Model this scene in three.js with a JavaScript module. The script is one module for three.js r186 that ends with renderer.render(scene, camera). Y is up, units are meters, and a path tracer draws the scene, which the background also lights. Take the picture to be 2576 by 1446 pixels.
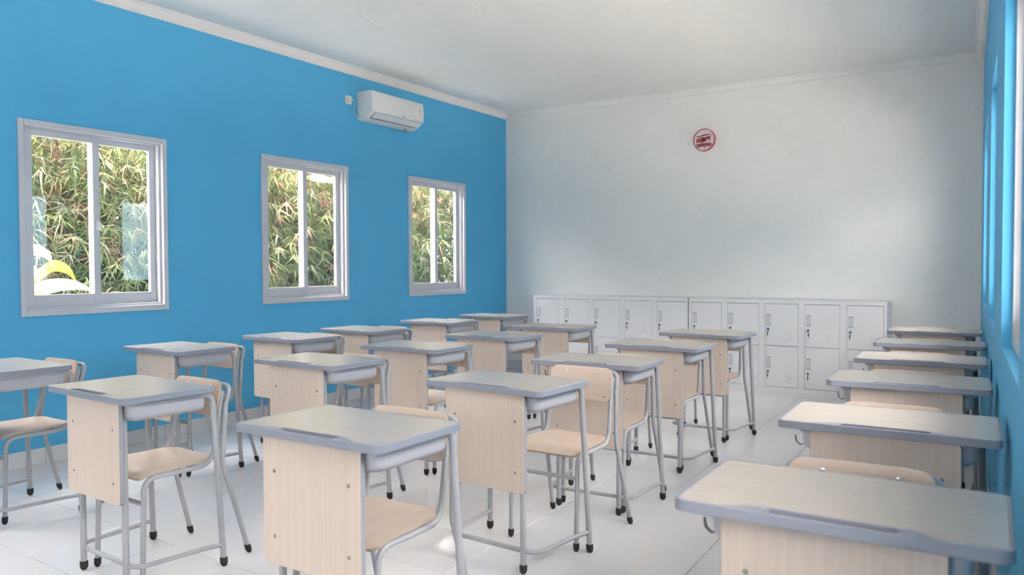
import * as THREE from 'three';
import { mergeGeometries, toCreasedNormals } from 'three/addons/utils/BufferGeometryUtils.js';
import { RoundedBoxGeometry } from 'three/addons/geometries/RoundedBoxGeometry.js';
import { TextGeometry } from 'three/addons/geometries/TextGeometry.js';
import { FontLoader } from 'three/addons/loaders/FontLoader.js';

// ---------------------------------------------------------------- camera, sky, exposure
const scene = new THREE.Scene();
const camera = new THREE.PerspectiveCamera(2 * Math.atan(723 / 1941.58) * 180 / Math.PI, 2576 / 1446, 0.02, 200);
camera.position.set(0.12106, 1.23815, 0.23083);
camera.rotation.order = 'YXZ';
camera.rotation.set(-0.0274187, 0.5702053, -0.0036126);
camera.focus = 3.9;
camera.userData.fStop = 3.2;

const SKY = 7;                                   // an even, overcast sky
scene.background = new THREE.Color().setRGB(1.0, 0.94, 0.9);
scene.backgroundIntensity = SKY;

const sun = new THREE.DirectionalLight(0xffeedf, 36);          // hazy high sun, from the left, behind the camera
sun.position.set(-0.18 * 20, 0.8 * 20, 0.57 * 20 - 3); sun.target.position.set(0, 0, -3); sun.castShadow = true; sun.shadow.radius = 24;
Object.assign(sun.shadow.camera, { left: -16, right: 16, top: 16, bottom: -16, near: 1, far: 60 }); sun.shadow.mapSize.set(2048, 2048);
scene.add(sun, sun.target);

const renderer = new THREE.WebGLRenderer({ antialias: true });
renderer.toneMapping = THREE.LinearToneMapping;
renderer.toneMappingExposure = 4.45;
renderer.shadowMap.enabled = true;

// ---------------------------------------------------------------- numbers of the room (metres)
const XL = -5.016, ZB = -7.656, ZF = 2.7, YC = 3.075, WT = 0.16;
const RX0 = 0.2249, RSL = 0.03804, RA = Math.atan(RSL);   // the right wall: x = RX0 + RSL * z
const xr = (z) => RX0 + RSL * z;
const WY0 = 0.938, WY1 = 2.16;                            // sill and head of all windows
const WZ = [[-2.148, -3.139], [-3.99, -4.97], [-5.829, -6.805]];
const FW = [[-1.6, -1.0]], FY0 = 0.94, FY1 = 2.16;    // windows of the wall behind the camera
const HR = 2.235;                                          // head of the right wall's windows
const WZR = [[-2.0, -3.139], [-3.99, -4.97], [-5.829, -6.805]];   // the openings of the right wall
const WZ_NEAR = [[-0.31, -1.3], [1.54, 0.55]];            // further windows of the same walls, beside and behind the camera

// ---------------------------------------------------------------- helpers
let seed = 7;
const rnd = () => { seed = (seed + 0x6d2b79f5) | 0; let t = Math.imul(seed ^ (seed >>> 15), 1 | seed); t = (t + Math.imul(t ^ (t >>> 7), 61 | t)) ^ t; return ((t ^ (t >>> 14)) >>> 0) / 4294967296; };
const rr = (a, b) => a + (b - a) * rnd();
const V = (x, y, z) => new THREE.Vector3(x, y, z);
const taken = new Map();
function numbered(name) { const n = taken.get(name) ?? 0; taken.set(name, n + 1); return n ? `${name}_${String(n).padStart(3, '0')}` : name; }
function info(o, label, category, group, kind) {
  o.userData = {};
  if (label) o.userData.label = label;
  if (category) o.userData.category = category;
  if (group) o.userData.group = group;
  if (kind) o.userData.kind = kind;
  return o;
}
function thing(name, label, category, pos = [0, 0, 0], turn = 0, group) {
  const o = new THREE.Group(); o.name = numbered(name); o.position.set(...pos); o.rotation.y = turn; scene.add(o);
  return info(o, label, category, group);
}
function part(name, geo, mat, parent) {
  const g = Array.isArray(geo) ? merge(geo) : geo;
  const m = new THREE.Mesh(g, mat); m.castShadow = m.receiveShadow = true;
  const same = parent.children.filter((c) => c.name === name || c.name.startsWith(name + '_0')).length;
  m.name = same ? `${name}_${String(same).padStart(3, '0')}` : name;
  parent.add(m); return m;
}
function struct(name, geo, mat, label, category) {
  const m = new THREE.Mesh(Array.isArray(geo) ? merge(geo) : geo, mat); m.name = name; m.castShadow = m.receiveShadow = true; scene.add(m);
  return info(m, label, category, null, 'structure');
}
function merge(list) {
  const gs = list.map((g) => { const h = g.index ? g.toNonIndexed() : g.clone(); for (const k of Object.keys(h.attributes)) if (!['position', 'normal', 'uv'].includes(k)) h.deleteAttribute(k); if (!h.attributes.uv) h.setAttribute('uv', new THREE.BufferAttribute(new Float32Array(h.attributes.position.count * 2), 2)); return h; });
  return gs.length === 1 ? gs[0] : mergeGeometries(gs, false);
}
const box = (x0, x1, y0, y1, z0, z1) => { const g = new THREE.BoxGeometry(Math.abs(x1 - x0), Math.abs(y1 - y0), Math.abs(z1 - z0)); g.translate((x0 + x1) / 2, (y0 + y1) / 2, (z0 + z1) / 2); return boxUV(g); };
function rbox(x0, x1, y0, y1, z0, z1, r = 0.003, s = 2) {
  const w = Math.abs(x1 - x0), h = Math.abs(y1 - y0), d = Math.abs(z1 - z0);
  const g = new RoundedBoxGeometry(w, h, d, s, Math.min(r, w / 2.01, h / 2.01, d / 2.01)); g.translate((x0 + x1) / 2, (y0 + y1) / 2, (z0 + z1) / 2); return boxUV(g);
}
function boxUV(g) {                                        // uv in metres by the dominant axis of the normal
  const p = g.attributes.position, n = g.attributes.normal, uv = new Float32Array(p.count * 2);
  for (let i = 0; i < p.count; i++) {
    const ax = Math.abs(n.getX(i)), ay = Math.abs(n.getY(i)), az = Math.abs(n.getZ(i));
    const [u, v] = ax >= ay && ax >= az ? [p.getZ(i), p.getY(i)] : ay >= az ? [p.getX(i), p.getZ(i)] : [p.getX(i), p.getY(i)];
    uv[2 * i] = u; uv[2 * i + 1] = v;
  }
  g.setAttribute('uv', new THREE.BufferAttribute(uv, 2)); return g;
}
function cyl(r0, r1, a, b, seg = 14) {                     // frustum from a to b
  const d = b.clone().sub(a), g = new THREE.CylinderGeometry(r1, r0, d.length(), seg); g.translate(0, d.length() / 2, 0);
  g.applyQuaternion(new THREE.Quaternion().setFromUnitVectors(V(0, 1, 0), d.normalize())); g.translate(a.x, a.y, a.z); return g;
}
// corner points with fillet radii -> smooth polyline
function filleted(pts, n = 7) {
  const out = [pts[0][0]];
  for (let i = 1; i < pts.length - 1; i++) {
    const [p, r] = pts[i], a = pts[i - 1][0].clone().sub(p), b = pts[i + 1][0].clone().sub(p), la = a.length(), lb = b.length(); a.normalize(); b.normalize();
    const ang = a.angleTo(b), t = Math.min(r / Math.tan(ang / 2), la * 0.49, lb * 0.49), s = p.clone().addScaledVector(a, t), e = p.clone().addScaledVector(b, t);
    for (let k = 0; k <= n; k++) { const u = k / n; out.push(s.clone().multiplyScalar((1 - u) ** 2).addScaledVector(p, 2 * u * (1 - u)).addScaledVector(e, u * u)); }
  }
  out.push(pts[pts.length - 1][0]); return out;
}
function sweep(path, r, seg = 10, caps = true) {
  const pos = [], idx = [], uv = []; let nrm = null, len = 0;
  for (let i = 0; i < path.length; i++) {
    const t = path[Math.min(i + 1, path.length - 1)].clone().sub(path[Math.max(i - 1, 0)]).normalize();
    if (!nrm) { nrm = Math.abs(t.y) < 0.9 ? V(0, 1, 0) : V(1, 0, 0); }
    nrm = nrm.clone().addScaledVector(t, -nrm.dot(t)).normalize(); const bn = t.clone().cross(nrm);
    if (i) len += path[i].distanceTo(path[i - 1]);
    const rad = typeof r === 'function' ? r(i / (path.length - 1)) : r;
    for (let k = 0; k < seg; k++) { const a = (k / seg) * 2 * Math.PI, p = path[i].clone().addScaledVector(nrm, Math.cos(a) * rad).addScaledVector(bn, Math.sin(a) * rad); pos.push(p.x, p.y, p.z); uv.push(k / seg * 0.08, len); }
    if (i) for (let k = 0; k < seg; k++) { const a = (i - 1) * seg + k, b = (i - 1) * seg + (k + 1) % seg, c = a + seg, d = b + seg; idx.push(a, b, c, b, d, c); }
  }
  if (caps) for (const [row, flip] of [[0, 1], [path.length - 1, 0]]) { const c = pos.length / 3; pos.push(path[row].x, path[row].y, path[row].z); uv.push(0, 0); for (let k = 0; k < seg; k++) { const a = row * seg + k, b = row * seg + (k + 1) % seg; flip ? idx.push(c, b, a) : idx.push(c, a, b); } }
  const g = new THREE.BufferGeometry(); g.setAttribute('position', new THREE.Float32BufferAttribute(pos, 3)); g.setAttribute('uv', new THREE.Float32BufferAttribute(uv, 2)); g.setIndex(idx); g.computeVertexNormals(); return g;
}
const tube = (pts, r, seg = 10) => sweep(filleted(pts), r, seg);
function rrShape(w, h, r, cx = 0, cy = 0, C = THREE.Shape) {
  const s = new C(), x0 = cx - w / 2, x1 = cx + w / 2, y0 = cy - h / 2, y1 = cy + h / 2;
  s.moveTo(x0 + r, y0); s.lineTo(x1 - r, y0); s.absarc(x1 - r, y0 + r, r, -Math.PI / 2, 0); s.lineTo(x1, y1 - r); s.absarc(x1 - r, y1 - r, r, 0, Math.PI / 2);
  s.lineTo(x0 + r, y1); s.absarc(x0 + r, y1 - r, r, Math.PI / 2, Math.PI); s.lineTo(x0, y0 + r); s.absarc(x0 + r, y0 + r, r, Math.PI, Math.PI * 1.5); return s;
}
const rect = (x0, x1, y0, y1, C = THREE.Path) => { const s = new C(); s.moveTo(x0, y0); s.lineTo(x1, y0); s.lineTo(x1, y1); s.lineTo(x0, y1); s.closePath(); return s; };
const extr = (shape, depth, bevel = 0, curve = 6, bs = 2) => new THREE.ExtrudeGeometry(shape, { depth: depth - 2 * bevel, bevelEnabled: bevel > 0, bevelThickness: bevel, bevelSize: bevel, bevelOffset: -bevel, bevelSegments: bs, curveSegments: curve }).translate(0, 0, bevel);
const flat = (shape, y0, depth, bevel = 0, curve = 6) => { const g = extr(shape, depth, bevel, curve); g.rotateX(Math.PI / 2); g.translate(0, y0 + depth, 0); return g; };   // shape's y becomes +z; from y0 up

// ---------------------------------------------------------------- procedural materials
const noise1 = (n, s) => { const a = new Float32Array(n); for (let i = 0; i < n; i++) a[i] = rnd(); const o = new Float32Array(n); for (let i = 0; i < n; i++) { let t = 0; for (let k = -s; k <= s; k++) t += a[(i + k + n) % n]; o[i] = t / (2 * s + 1); } return o; };
function grainTexture(W, H, base, dark, amount, wobble = 3, pores = 0) {       // grain runs along v
  const d = new Uint8Array(W * H * 4), fine = noise1(W, 0), mid = noise1(W, 2), broad = noise1(W, 14), wob = noise1(H, 40), speck = noise1(H, 6);
  const pore = new Float32Array(W * H);
  for (let k = 0; k < pores; k++) { const x = Math.floor(rnd() * W), y = Math.floor(rnd() * H), l = 6 + Math.floor(rnd() * 26), s = 0.25 + rnd() * 0.5; for (let j = 0; j < l; j++) pore[((y + j) % H) * W + x] = s; }
  for (let y = 0; y < H; y++) for (let x = 0; x < W; x++) {
    const xx = (Math.floor(x + (wob[y] - 0.5) * wobble * 12) + 2 * W) % W;
    let k = (fine[xx] * 0.35 + (mid[xx] - 0.5) * 1.3 + 0.5 * 0.4 + (broad[xx] - 0.5) * 0.9) * amount + (speck[y] - 0.5) * 0.05 + (rnd() - 0.5) * 0.05 + pore[y * W + x] * amount;
    k = Math.min(1, Math.max(0, k));
    for (let c = 0; c < 3; c++) d[(y * W + x) * 4 + c] = base[c] + (dark[c] - base[c]) * k; d[(y * W + x) * 4 + 3] = 255;
  }
  const t = new THREE.DataTexture(d, W, H); t.colorSpace = THREE.SRGBColorSpace; t.magFilter = THREE.LinearFilter; t.minFilter = THREE.LinearMipmapLinearFilter; t.generateMipmaps = true; t.wrapS = t.wrapT = THREE.RepeatWrapping; t.needsUpdate = true; return t;
}
function mottled(N, spread, cells, lo = 0) {                                    // soft grey mottling for bump, roughness and paint tone
  const d = new Uint8Array(N * N * 4), grids = cells.map((c) => ({ c, g: Float32Array.from({ length: c * c }, rnd) }));
  for (let y = 0; y < N; y++) for (let x = 0; x < N; x++) {
    let s = 0; for (const { c, g } of grids) { const fx = x / N * c, fy = y / N * c, ix = Math.floor(fx), iy = Math.floor(fy), u = fx - ix, v = fy - iy, at = (i, j) => g[(j % c) * c + i % c]; const a = u * u * (3 - 2 * u), b = v * v * (3 - 2 * v); s += (at(ix, iy) * (1 - a) + at(ix + 1, iy) * a) * (1 - b) + (at(ix, iy + 1) * (1 - a) + at(ix + 1, iy + 1) * a) * b; }
    const k = Math.round(255 * (1 - spread + spread * s / grids.length) - lo); d.set([k, k, k, 255], (y * N + x) * 4);
  }
  const t = new THREE.DataTexture(d, N, N); t.magFilter = THREE.LinearFilter; t.minFilter = THREE.LinearMipmapLinearFilter; t.generateMipmaps = true; t.wrapS = t.wrapT = THREE.RepeatWrapping; t.needsUpdate = true; return t;
}
const rep = (t, u, v, rot = 0) => { const c = t.clone(); c.repeat.set(u, v); c.rotation = rot; c.needsUpdate = true; return c; };
const lin = (r, g, b) => new THREE.Color().setRGB(r, g, b);
const std = (o) => new THREE.MeshStandardMaterial(o);
const tFine = mottled(256, 0.5, [128, 64, 23]), tSoft = mottled(256, 0.1, [7, 17, 43]), tPaint = mottled(512, 0.035, [5, 11, 37, 120]);
tPaint.colorSpace = THREE.SRGBColorSpace;
const paint = (c, bump = 0.0006) => std({ color: c, roughness: 0.62, map: rep(tPaint, 0.5, 0.5), bumpMap: rep(tFine, 5, 5), bumpScale: bump });
const tBirch = grainTexture(512, 512, [213, 197, 185], [192, 170, 153], 0.45, 0.8, 1300);
const tTop = grainTexture(512, 512, [187, 178, 170], [170, 159, 150], 0.4, 1.0, 700);
const tSeat = grainTexture(512, 512, [216, 196, 180], [194, 166, 144], 0.45, 1.0, 900);
const M = {
  blue: paint(lin(0.094, 0.47, 0.79)), white: paint(lin(0.87, 0.865, 0.845)), ceiling: paint(lin(0.88, 0.875, 0.85), 0.0003), cornice: std({ color: lin(0.9, 0.85, 0.82), roughness: 0.75, bumpMap: rep(tFine, 12, 12), bumpScale: 0.0005 }),
  upvc: std({ color: lin(0.6, 0.6, 0.65), roughness: 0.32 }), gasket: std({ color: lin(0.3, 0.3, 0.3), roughness: 0.6 }),
  glass: new THREE.MeshPhysicalMaterial({ color: 0xffffff, transmission: 1, thickness: 0, roughness: 0.0, ior: 1.5 }),
  grout: std({ color: lin(0.4, 0.36, 0.3), roughness: 0.9 }),
  birch: std({ map: rep(tBirch, 2.2, 1.1), roughness: 0.5 }), bandGrey: std({ color: lin(0.3, 0.3, 0.33), roughness: 0.5 }),
  top: new THREE.MeshPhysicalMaterial({ map: rep(tTop, 1.4, 2.6, Math.PI / 2), roughness: 0.27, roughnessMap: rep(tSoft, 3, 3) }),
  edging: std({ color: lin(0.255, 0.268, 0.318), roughness: 0.34, bumpMap: rep(tFine, 14, 14), bumpScale: 0.00015 }),
  steel: std({ color: lin(0.36, 0.365, 0.385), roughness: 0.36, metalness: 0.0 }), tray: std({ color: lin(0.42, 0.42, 0.46), roughness: 0.42 }),
  seat: std({ map: rep(tSeat, 2.0, 1.0), roughness: 0.42 }), ply: std({ color: lin(0.42, 0.34, 0.27), roughness: 0.7 }), back: std({ map: rep(tSeat, 1.0, 2.4, Math.PI / 2), roughness: 0.42 }),
  rubber: std({ color: lin(0.012, 0.012, 0.013), roughness: 0.6 }), chrome: std({ color: lin(0.75, 0.75, 0.76), roughness: 0.22, metalness: 1 }), wire: std({ color: lin(0.3, 0.28, 0.26), roughness: 0.35, metalness: 0.8 }),
  locker: std({ color: lin(0.7, 0.7, 0.72), roughness: 0.38 }), lockerDoor: std({ color: lin(0.71, 0.71, 0.73), roughness: 0.36 }), gap: std({ color: lin(0.3, 0.31, 0.34), roughness: 0.8 }), pull: std({ color: lin(0.56, 0.56, 0.6), roughness: 0.45 }), dark: std({ color: lin(0.03, 0.03, 0.035), roughness: 0.5 }),
  keyBlue: std({ color: lin(0.005, 0.14, 0.22), roughness: 0.4 }), acWhite: std({ color: lin(0.78, 0.77, 0.75), roughness: 0.35 }), acFlap: std({ color: lin(0.72, 0.73, 0.77), roughness: 0.3 }), slot: std({ color: lin(0.1, 0.055, 0.04), roughness: 0.7 }), plastic: std({ color: lin(0.76, 0.73, 0.71), roughness: 0.4 }), cord: std({ color: lin(0.55, 0.53, 0.5), roughness: 0.55 }), logo: std({ color: lin(0.3, 0.24, 0.24), roughness: 0.5 }), terracotta: std({ color: lin(0.5, 0.27, 0.18), roughness: 0.7 }),
  red: std({ color: lin(0.62, 0.012, 0.05), roughness: 0.28 }), black: std({ color: lin(0.02, 0.02, 0.025), roughness: 0.5 }),
  opposite: paint(lin(0.11, 0.19, 0.25), 0.001),
  earth: std({ color: lin(0.16, 0.13, 0.09), roughness: 1, bumpMap: rep(tFine, 2, 2), bumpScale: 0.02 }), paving: std({ color: lin(0.5, 0.49, 0.46), roughness: 0.95, map: rep(tPaint, 0.4, 0.4) }), roof: std({ color: lin(0.3, 0.28, 0.26), roughness: 0.9 }),
};

// ---------------------------------------------------------------- the room shell
function wallShape(z0, z1, holes, y0 = 0, head = WY1) { const s = rect(z0, z1, y0, YC, THREE.Shape); for (const [a, b] of holes) s.holes.push(rect(Math.min(a, b), Math.max(a, b), WY0, head)); return s; }
{ // left wall: the shape's x is -z of the room
  const g = extr(wallShape(-ZF - 0.2, -ZB + WT, [...WZ, ...WZ_NEAR].map(([a, b]) => [-a, -b])), WT); g.rotateY(Math.PI / 2); g.translate(XL - WT, 0, 0);
  struct('wall_left', g, M.blue, 'blue painted wall with three white sliding windows and the air conditioner', 'wall');
}
const rightFrame = (o) => { o.position.set(RX0, 0, 0); o.rotation.y = RA; return o; };
{
  const g = extr(wallShape(-ZF - 0.2, -ZB + WT, [...WZR, ...WZ_NEAR].map(([a, b]) => [-a, -b]), 0, HR), WT + 0.02); g.rotateY(Math.PI / 2);
  rightFrame(struct('wall_right', g, M.blue, 'blue painted wall with recessed windows beside the line of desks', 'wall'));
}
struct('wall_back', box(XL, xr(ZB), 0, YC, ZB - WT, ZB), M.white, 'plain white wall behind the lockers, under the clock', 'wall');
{
  const s = rect(XL, xr(ZF), 0, YC, THREE.Shape); for (const [a, b] of FW) s.holes.push(rect(a, b, FY0, FY1));
  struct('wall_front', extr(s, WT).translate(0, 0, ZF), M.white, 'white wall behind the camera with two wide windows', 'wall');
}
struct('ceiling', box(XL - 0.3, xr(ZF) + 0.3, YC, YC + 0.16, ZB - 0.3, ZF + 0.3), M.ceiling, 'flat white plaster ceiling', 'ceiling');
struct('wall_next_room', box(XL - WT, xr(ZB) + 0.1, -0.05, YC + 0.16, -17, ZB - WT - 0.16), M.blue, 'outer walls of the next classroom beyond the white back wall', 'wall');
struct('roof', [box(XL - 0.78, xr(ZF) + 1.7, YC + 0.17, YC + 0.27, -17.5, ZF + 1.9)], M.roof, 'flat roof with eaves over the walls', 'roof');
// floor: screed with single tiles laid on it
{
  const floor = struct('floor', box(XL - 0.05, xr(ZF) + 0.05, -0.1, -0.0035, ZB - 0.05, ZF + 0.05), M.grout, 'floor of glossy white square tiles with thin joints', 'floor');
  const PX = 0.419, PZ = 0.4285, sx = 0.027, sz = 0.033, gap = 0.0034, tones = [[0.715, 0.71, 0.73], [0.73, 0.725, 0.74], [0.7, 0.7, 0.72], [0.725, 0.718, 0.73]];
  const mats = tones.map((c) => std({ color: lin(...c), roughness: 0.13, roughnessMap: null, bumpMap: rep(tSoft, 0.8, 0.8), bumpScale: 0.0006 }));
  const at = (i, j) => { const x = -0.958 + i * PX, z = -3.05 + j * PZ; return [x + sx * (z + 3), z + sz * (x + 1.17)]; };
  const s = new THREE.Shape(), a = [at(0, 0), at(1, 0), at(1, 1), at(0, 1)], c0 = [(a[0][0] + a[2][0]) / 2, (a[0][1] + a[2][1]) / 2], k = 1 - gap / 0.42;
  a.forEach(([x, z], n) => (n ? s.lineTo : s.moveTo).call(s, (x - c0[0]) * k, (z - c0[1]) * k)); s.closePath();
  const tileGeo = flat(s, -0.0085, 0.0085, 0.0014, 1); tileGeo.translate(0, 0, 0);
  const rest = [];
  for (let j = -11; j <= 13; j++) for (let i = -10; i <= 2; i++) {
    const [x, z] = at(i + 0.5, j + 0.5); if (z < ZB - 0.2 || z > ZF + 0.15 || x < XL - 0.2 || x > xr(z) + 0.2) continue;
    const dy = rr(-0.0003, 0.0003);
    if (z > -0.4 || rest.length > 400) { rest.push(tileGeo.clone().translate(x, dy, z)); continue; }
    const t = part('tile', tileGeo, mats[Math.floor(rnd() * mats.length)], floor); t.position.set(x, dy, z);
  }
  const o = part('tile_field', rest, mats[0], floor); o.userData.kind = 'stuff';
}
// skirting tiles along the walls
function skirting(name, len, place, label) {
  const g = new THREE.Group(); g.name = name; info(g, label, 'skirting', null, 'structure'); scene.add(g); place(g);
  const n = Math.round(len / 0.42), w = len / n, geo = rbox(0.0015, w - 0.0015, 0, 0.1, 0, 0.011, 0.002, 1);
  for (let i = 0; i < n; i++) { const t = part('tile', geo, M.skirt[i % 3], g); t.position.x = i * w; t.position.z = rr(-0.001, 0); }
}
M.skirt = [[0.72, 0.72, 0.74], [0.7, 0.7, 0.725], [0.735, 0.735, 0.75]].map((c) => std({ color: lin(...c), roughness: 0.25 }));
skirting('baseboard_left', ZF - ZB, (g) => { g.position.set(XL, 0, ZF); g.rotation.y = Math.PI / 2; }, 'white tile skirting along the foot of the blue window wall');
skirting('baseboard_back', xr(ZB) - XL, (g) => { g.position.set(XL, 0, ZB); }, 'white tile skirting along the foot of the white wall');
skirting('baseboard_right', ZF - ZB, (g) => { g.position.set(xr(ZB), 0, ZB); g.rotation.y = RA - Math.PI / 2; }, 'white tile skirting behind the desks at the right wall');
// cornice: profile swept along the wall, with a row of small beads
function cornice(name, len, place, label, mat = M.white) {
  const g = new THREE.Group(); g.name = name; info(g, label, 'cornice', null, 'structure'); scene.add(g); place(g);
  const s = new THREE.Shape(); const P = [[0, 0], [0.012, 0], [0.012, 0.009], [0.018, 0.012], [0.03, 0.02], [0.044, 0.031], [0.054, 0.04], [0.056, 0.044], [0.066, 0.044], [0.07, 0.049], [0.07, 0.052], [0.086, 0.052], [0.086, 0.06], [0, 0.06]];
  P.forEach(([x, y], i) => (i ? s.lineTo(x, y) : s.moveTo(x, y)));
  const geo = extr(s, len); geo.rotateY(Math.PI / 2); geo.scale(1, 1, -1);                        // x along the wall, z into the room
  const idx = geo.index; if (!idx) { const p = geo.attributes; for (const k of Object.keys(p)) { const a = p[k], n = a.itemSize; for (let i = 0; i < a.count; i += 3) for (let c = 0; c < n; c++) { const t = a.array[(i + 1) * n + c]; a.array[(i + 1) * n + c] = a.array[(i + 2) * n + c]; a.array[(i + 2) * n + c] = t; } } }
  geo.computeVertexNormals();
  part('moulding', geo, mat, g);
  const bead = new THREE.SphereGeometry(0.0085, 8, 6); bead.scale(1, 1, 0.8);
  const beads = []; for (let x = 0.02; x < len - 0.02; x += 0.034) beads.push(bead.clone().translate(x, 0.0125, 0.0165));
  part('beading', beads, mat, g).userData.kind = 'stuff';
}
cornice('trim_1', ZF - ZB, (g) => { g.position.set(XL, YC - 0.06, ZF); g.rotation.y = Math.PI / 2; }, 'pale plaster cornice over the blue window wall', M.cornice);
cornice('trim_2', xr(ZB) - XL, (g) => { g.position.set(XL, YC - 0.06, ZB); }, 'white beaded plaster cornice over the white wall');
cornice('trim_3', ZF - ZB, (g) => { g.position.set(xr(ZB), YC - 0.06, ZB); g.rotation.y = RA - Math.PI / 2; }, 'white plaster cornice over the wall with recessed windows');
cornice('trim_4', xr(ZF) - XL, (g) => { g.position.set(xr(ZF), YC - 0.06, ZF); g.rotation.y = Math.PI; }, 'white plaster cornice behind the camera');
{ // faint plaster ring on the ceiling
  const t = thing('ceiling_rose', 'faint round plaster ring in low relief on the white ceiling', 'ceiling rose', [-3.5, YC, -4.19]);
  const pr = [[0.4, 0], [0.4, -0.001], [0.412, -0.0022], [0.43, -0.0024], [0.445, -0.001], [0.447, 0]].map(([x, y]) => new THREE.Vector2(x, y));
  part('ring', new THREE.LatheGeometry(pr, 64), M.ceiling, t);
  const beads = []; for (let k = 0; k < 72; k++) { const a = k / 72 * 2 * Math.PI; beads.push(new THREE.SphereGeometry(0.005, 8, 5).scale(1, 0.5, 1).translate(Math.cos(a) * 0.422, -0.0026, Math.sin(a) * 0.422)); }
  part('beading', beads, M.ceiling, t).userData.kind = 'stuff';
}

// ---------------------------------------------------------------- windows (local: x along the wall, y up, z into the room; wall face at z = 0)
function frameBars(x0, x1, y0, y1, l, r, t, b, z0, z1, rad = 0.002) {
  return [rbox(x0, x0 + l, y0, y1, z0, z1, rad, 1), rbox(x1 - r, x1, y0, y1, z0, z1, rad, 1), rbox(x0 + l, x1 - r, y1 - t, y1, z0, z1, rad, 1), rbox(x0 + l, x1 - r, y0, y0 + b, z0, z1, rad, 1)];
}
function slider(name, label, w, place, deep = 0) {
  const g = new THREE.Group(); g.name = name; info(g, label, 'window', null, 'structure'); scene.add(g); place(g);
  const y0 = WY0, y1 = deep ? HR : WY1, f = deep ? -deep : 0.012, e = deep ? 0 : 0.004;
  // casing lips on the wall face, then the tracks of the fixed frame behind it
  const names = frameBars(-e, w + e, y0 - e, y1 + e, 0.03 + e, 0.03 + e, 0.034 + e, 0.036 + e, f - 0.03, f, 0.003);
  names.forEach((b) => part('window_frame', b, M.upvc, g));
  part('track', frameBars(0.001, w - 0.001, y0 + 0.001, y1 - 0.001, 0.046, 0.046, 0.046, 0.052, f - 0.108, f - 0.03), M.upvc, g);
  const m = w / 2;
  const sash = (x0, x1, z, s) => {
    const o = new THREE.Group(); o.name = s ? 'sash_001' : 'sash'; g.add(o);
    part('stile', rbox(x0, x0 + 0.044, y0 + 0.053, y1 - 0.047, z - 0.03, z, 0.002, 1), M.upvc, o); part('stile', rbox(x1 - 0.044, x1, y0 + 0.053, y1 - 0.047, z - 0.03, z, 0.002, 1), M.upvc, o);
    part('rail', rbox(x0 + 0.044, x1 - 0.044, y1 - 0.087, y1 - 0.047, z - 0.03, z, 0.002, 1), M.upvc, o); part('rail', rbox(x0 + 0.044, x1 - 0.044, y0 + 0.053, y0 + 0.128, z - 0.03, z, 0.002, 1), M.upvc, o);
    part('pane', box(x0 + 0.042, x1 - 0.042, y0 + 0.12, y1 - 0.085, z - 0.0135, z - 0.0135 + 0.0001), M.glass, o);
    return o;
  };
  const a = sash(0.047, m + 0.022, f - 0.036, 0); sash(m - 0.022, w - 0.047, f - 0.071, 1);
  part('latch', [rbox(m - 0.004, m + 0.014, (y0 + y1) / 2 - 0.06, (y0 + y1) / 2 + 0.005, f - 0.036, f - 0.026, 0.004), rbox(m + 0.004, m + 0.026, (y0 + y1) / 2 - 0.045, (y0 + y1) / 2 - 0.01, f - 0.03, f - 0.02, 0.004)], M.acFlap, a);
  return g;
}
let wn = 1;
const wl = ['white sliding window nearest the camera in the blue left wall', 'white sliding window in the middle of the blue left wall', 'white sliding window closest to the white back wall'];
const wr2 = ['recessed white window in the right wall nearest the camera', 'recessed window in the right wall, second from the camera', 'recessed window in the right wall nearest the white back wall'];
WZ.forEach(([a, b], i) => slider(`window_${wn++}`, wl[i], a - b, (g) => { g.position.set(XL, 0, a); g.rotation.y = Math.PI / 2; }));
WZR.forEach(([a, b], i) => { const z = b * Math.cos(RA), x = RX0 + b * Math.sin(RA); slider(`window_${wn++}`, wr2[i], a - b, (g) => { g.position.set(x, 0, z); g.rotation.y = RA - Math.PI / 2; }, 0.034); });
WZ_NEAR.forEach(([a, b], i) => slider(`window_${wn++}`, `white sliding window beside the camera in the left wall, number ${i + 1}`, a - b, (g) => { g.position.set(XL, 0, a); g.rotation.y = Math.PI / 2; }));
WZ_NEAR.forEach(([a, b], i) => { const z = b * Math.cos(RA), x = RX0 + b * Math.sin(RA); slider(`window_${wn++}`, `recessed window beside the camera in the right wall, number ${i + 1}`, a - b, (g) => { g.position.set(x, 0, z); g.rotation.y = RA - Math.PI / 2; }, 0.034); });
for (const [a, b] of FW) {
  const g = new THREE.Group(); g.name = `window_${wn++}`; info(g, 'wide fixed window in the wall behind the camera', 'window', null, 'structure'); scene.add(g);
  frameBars(a, b, FY0, FY1, 0.05, 0.05, 0.05, 0.05, ZF + 0.03, ZF + 0.1).forEach((q) => part('window_frame', q, M.upvc, g));
  part('mullion', rbox((a + b) / 2 - 0.03, (a + b) / 2 + 0.03, FY0 + 0.05, FY1 - 0.05, ZF + 0.03, ZF + 0.1, 0.002, 1), M.upvc, g);
  for (const [p, q] of [[a + 0.05, (a + b) / 2 - 0.03], [(a + b) / 2 + 0.03, b - 0.05]]) part('pane', box(p, q, FY0 + 0.05, FY1 - 0.05, ZF + 0.065, ZF + 0.0651), M.glass, g);
}

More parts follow.
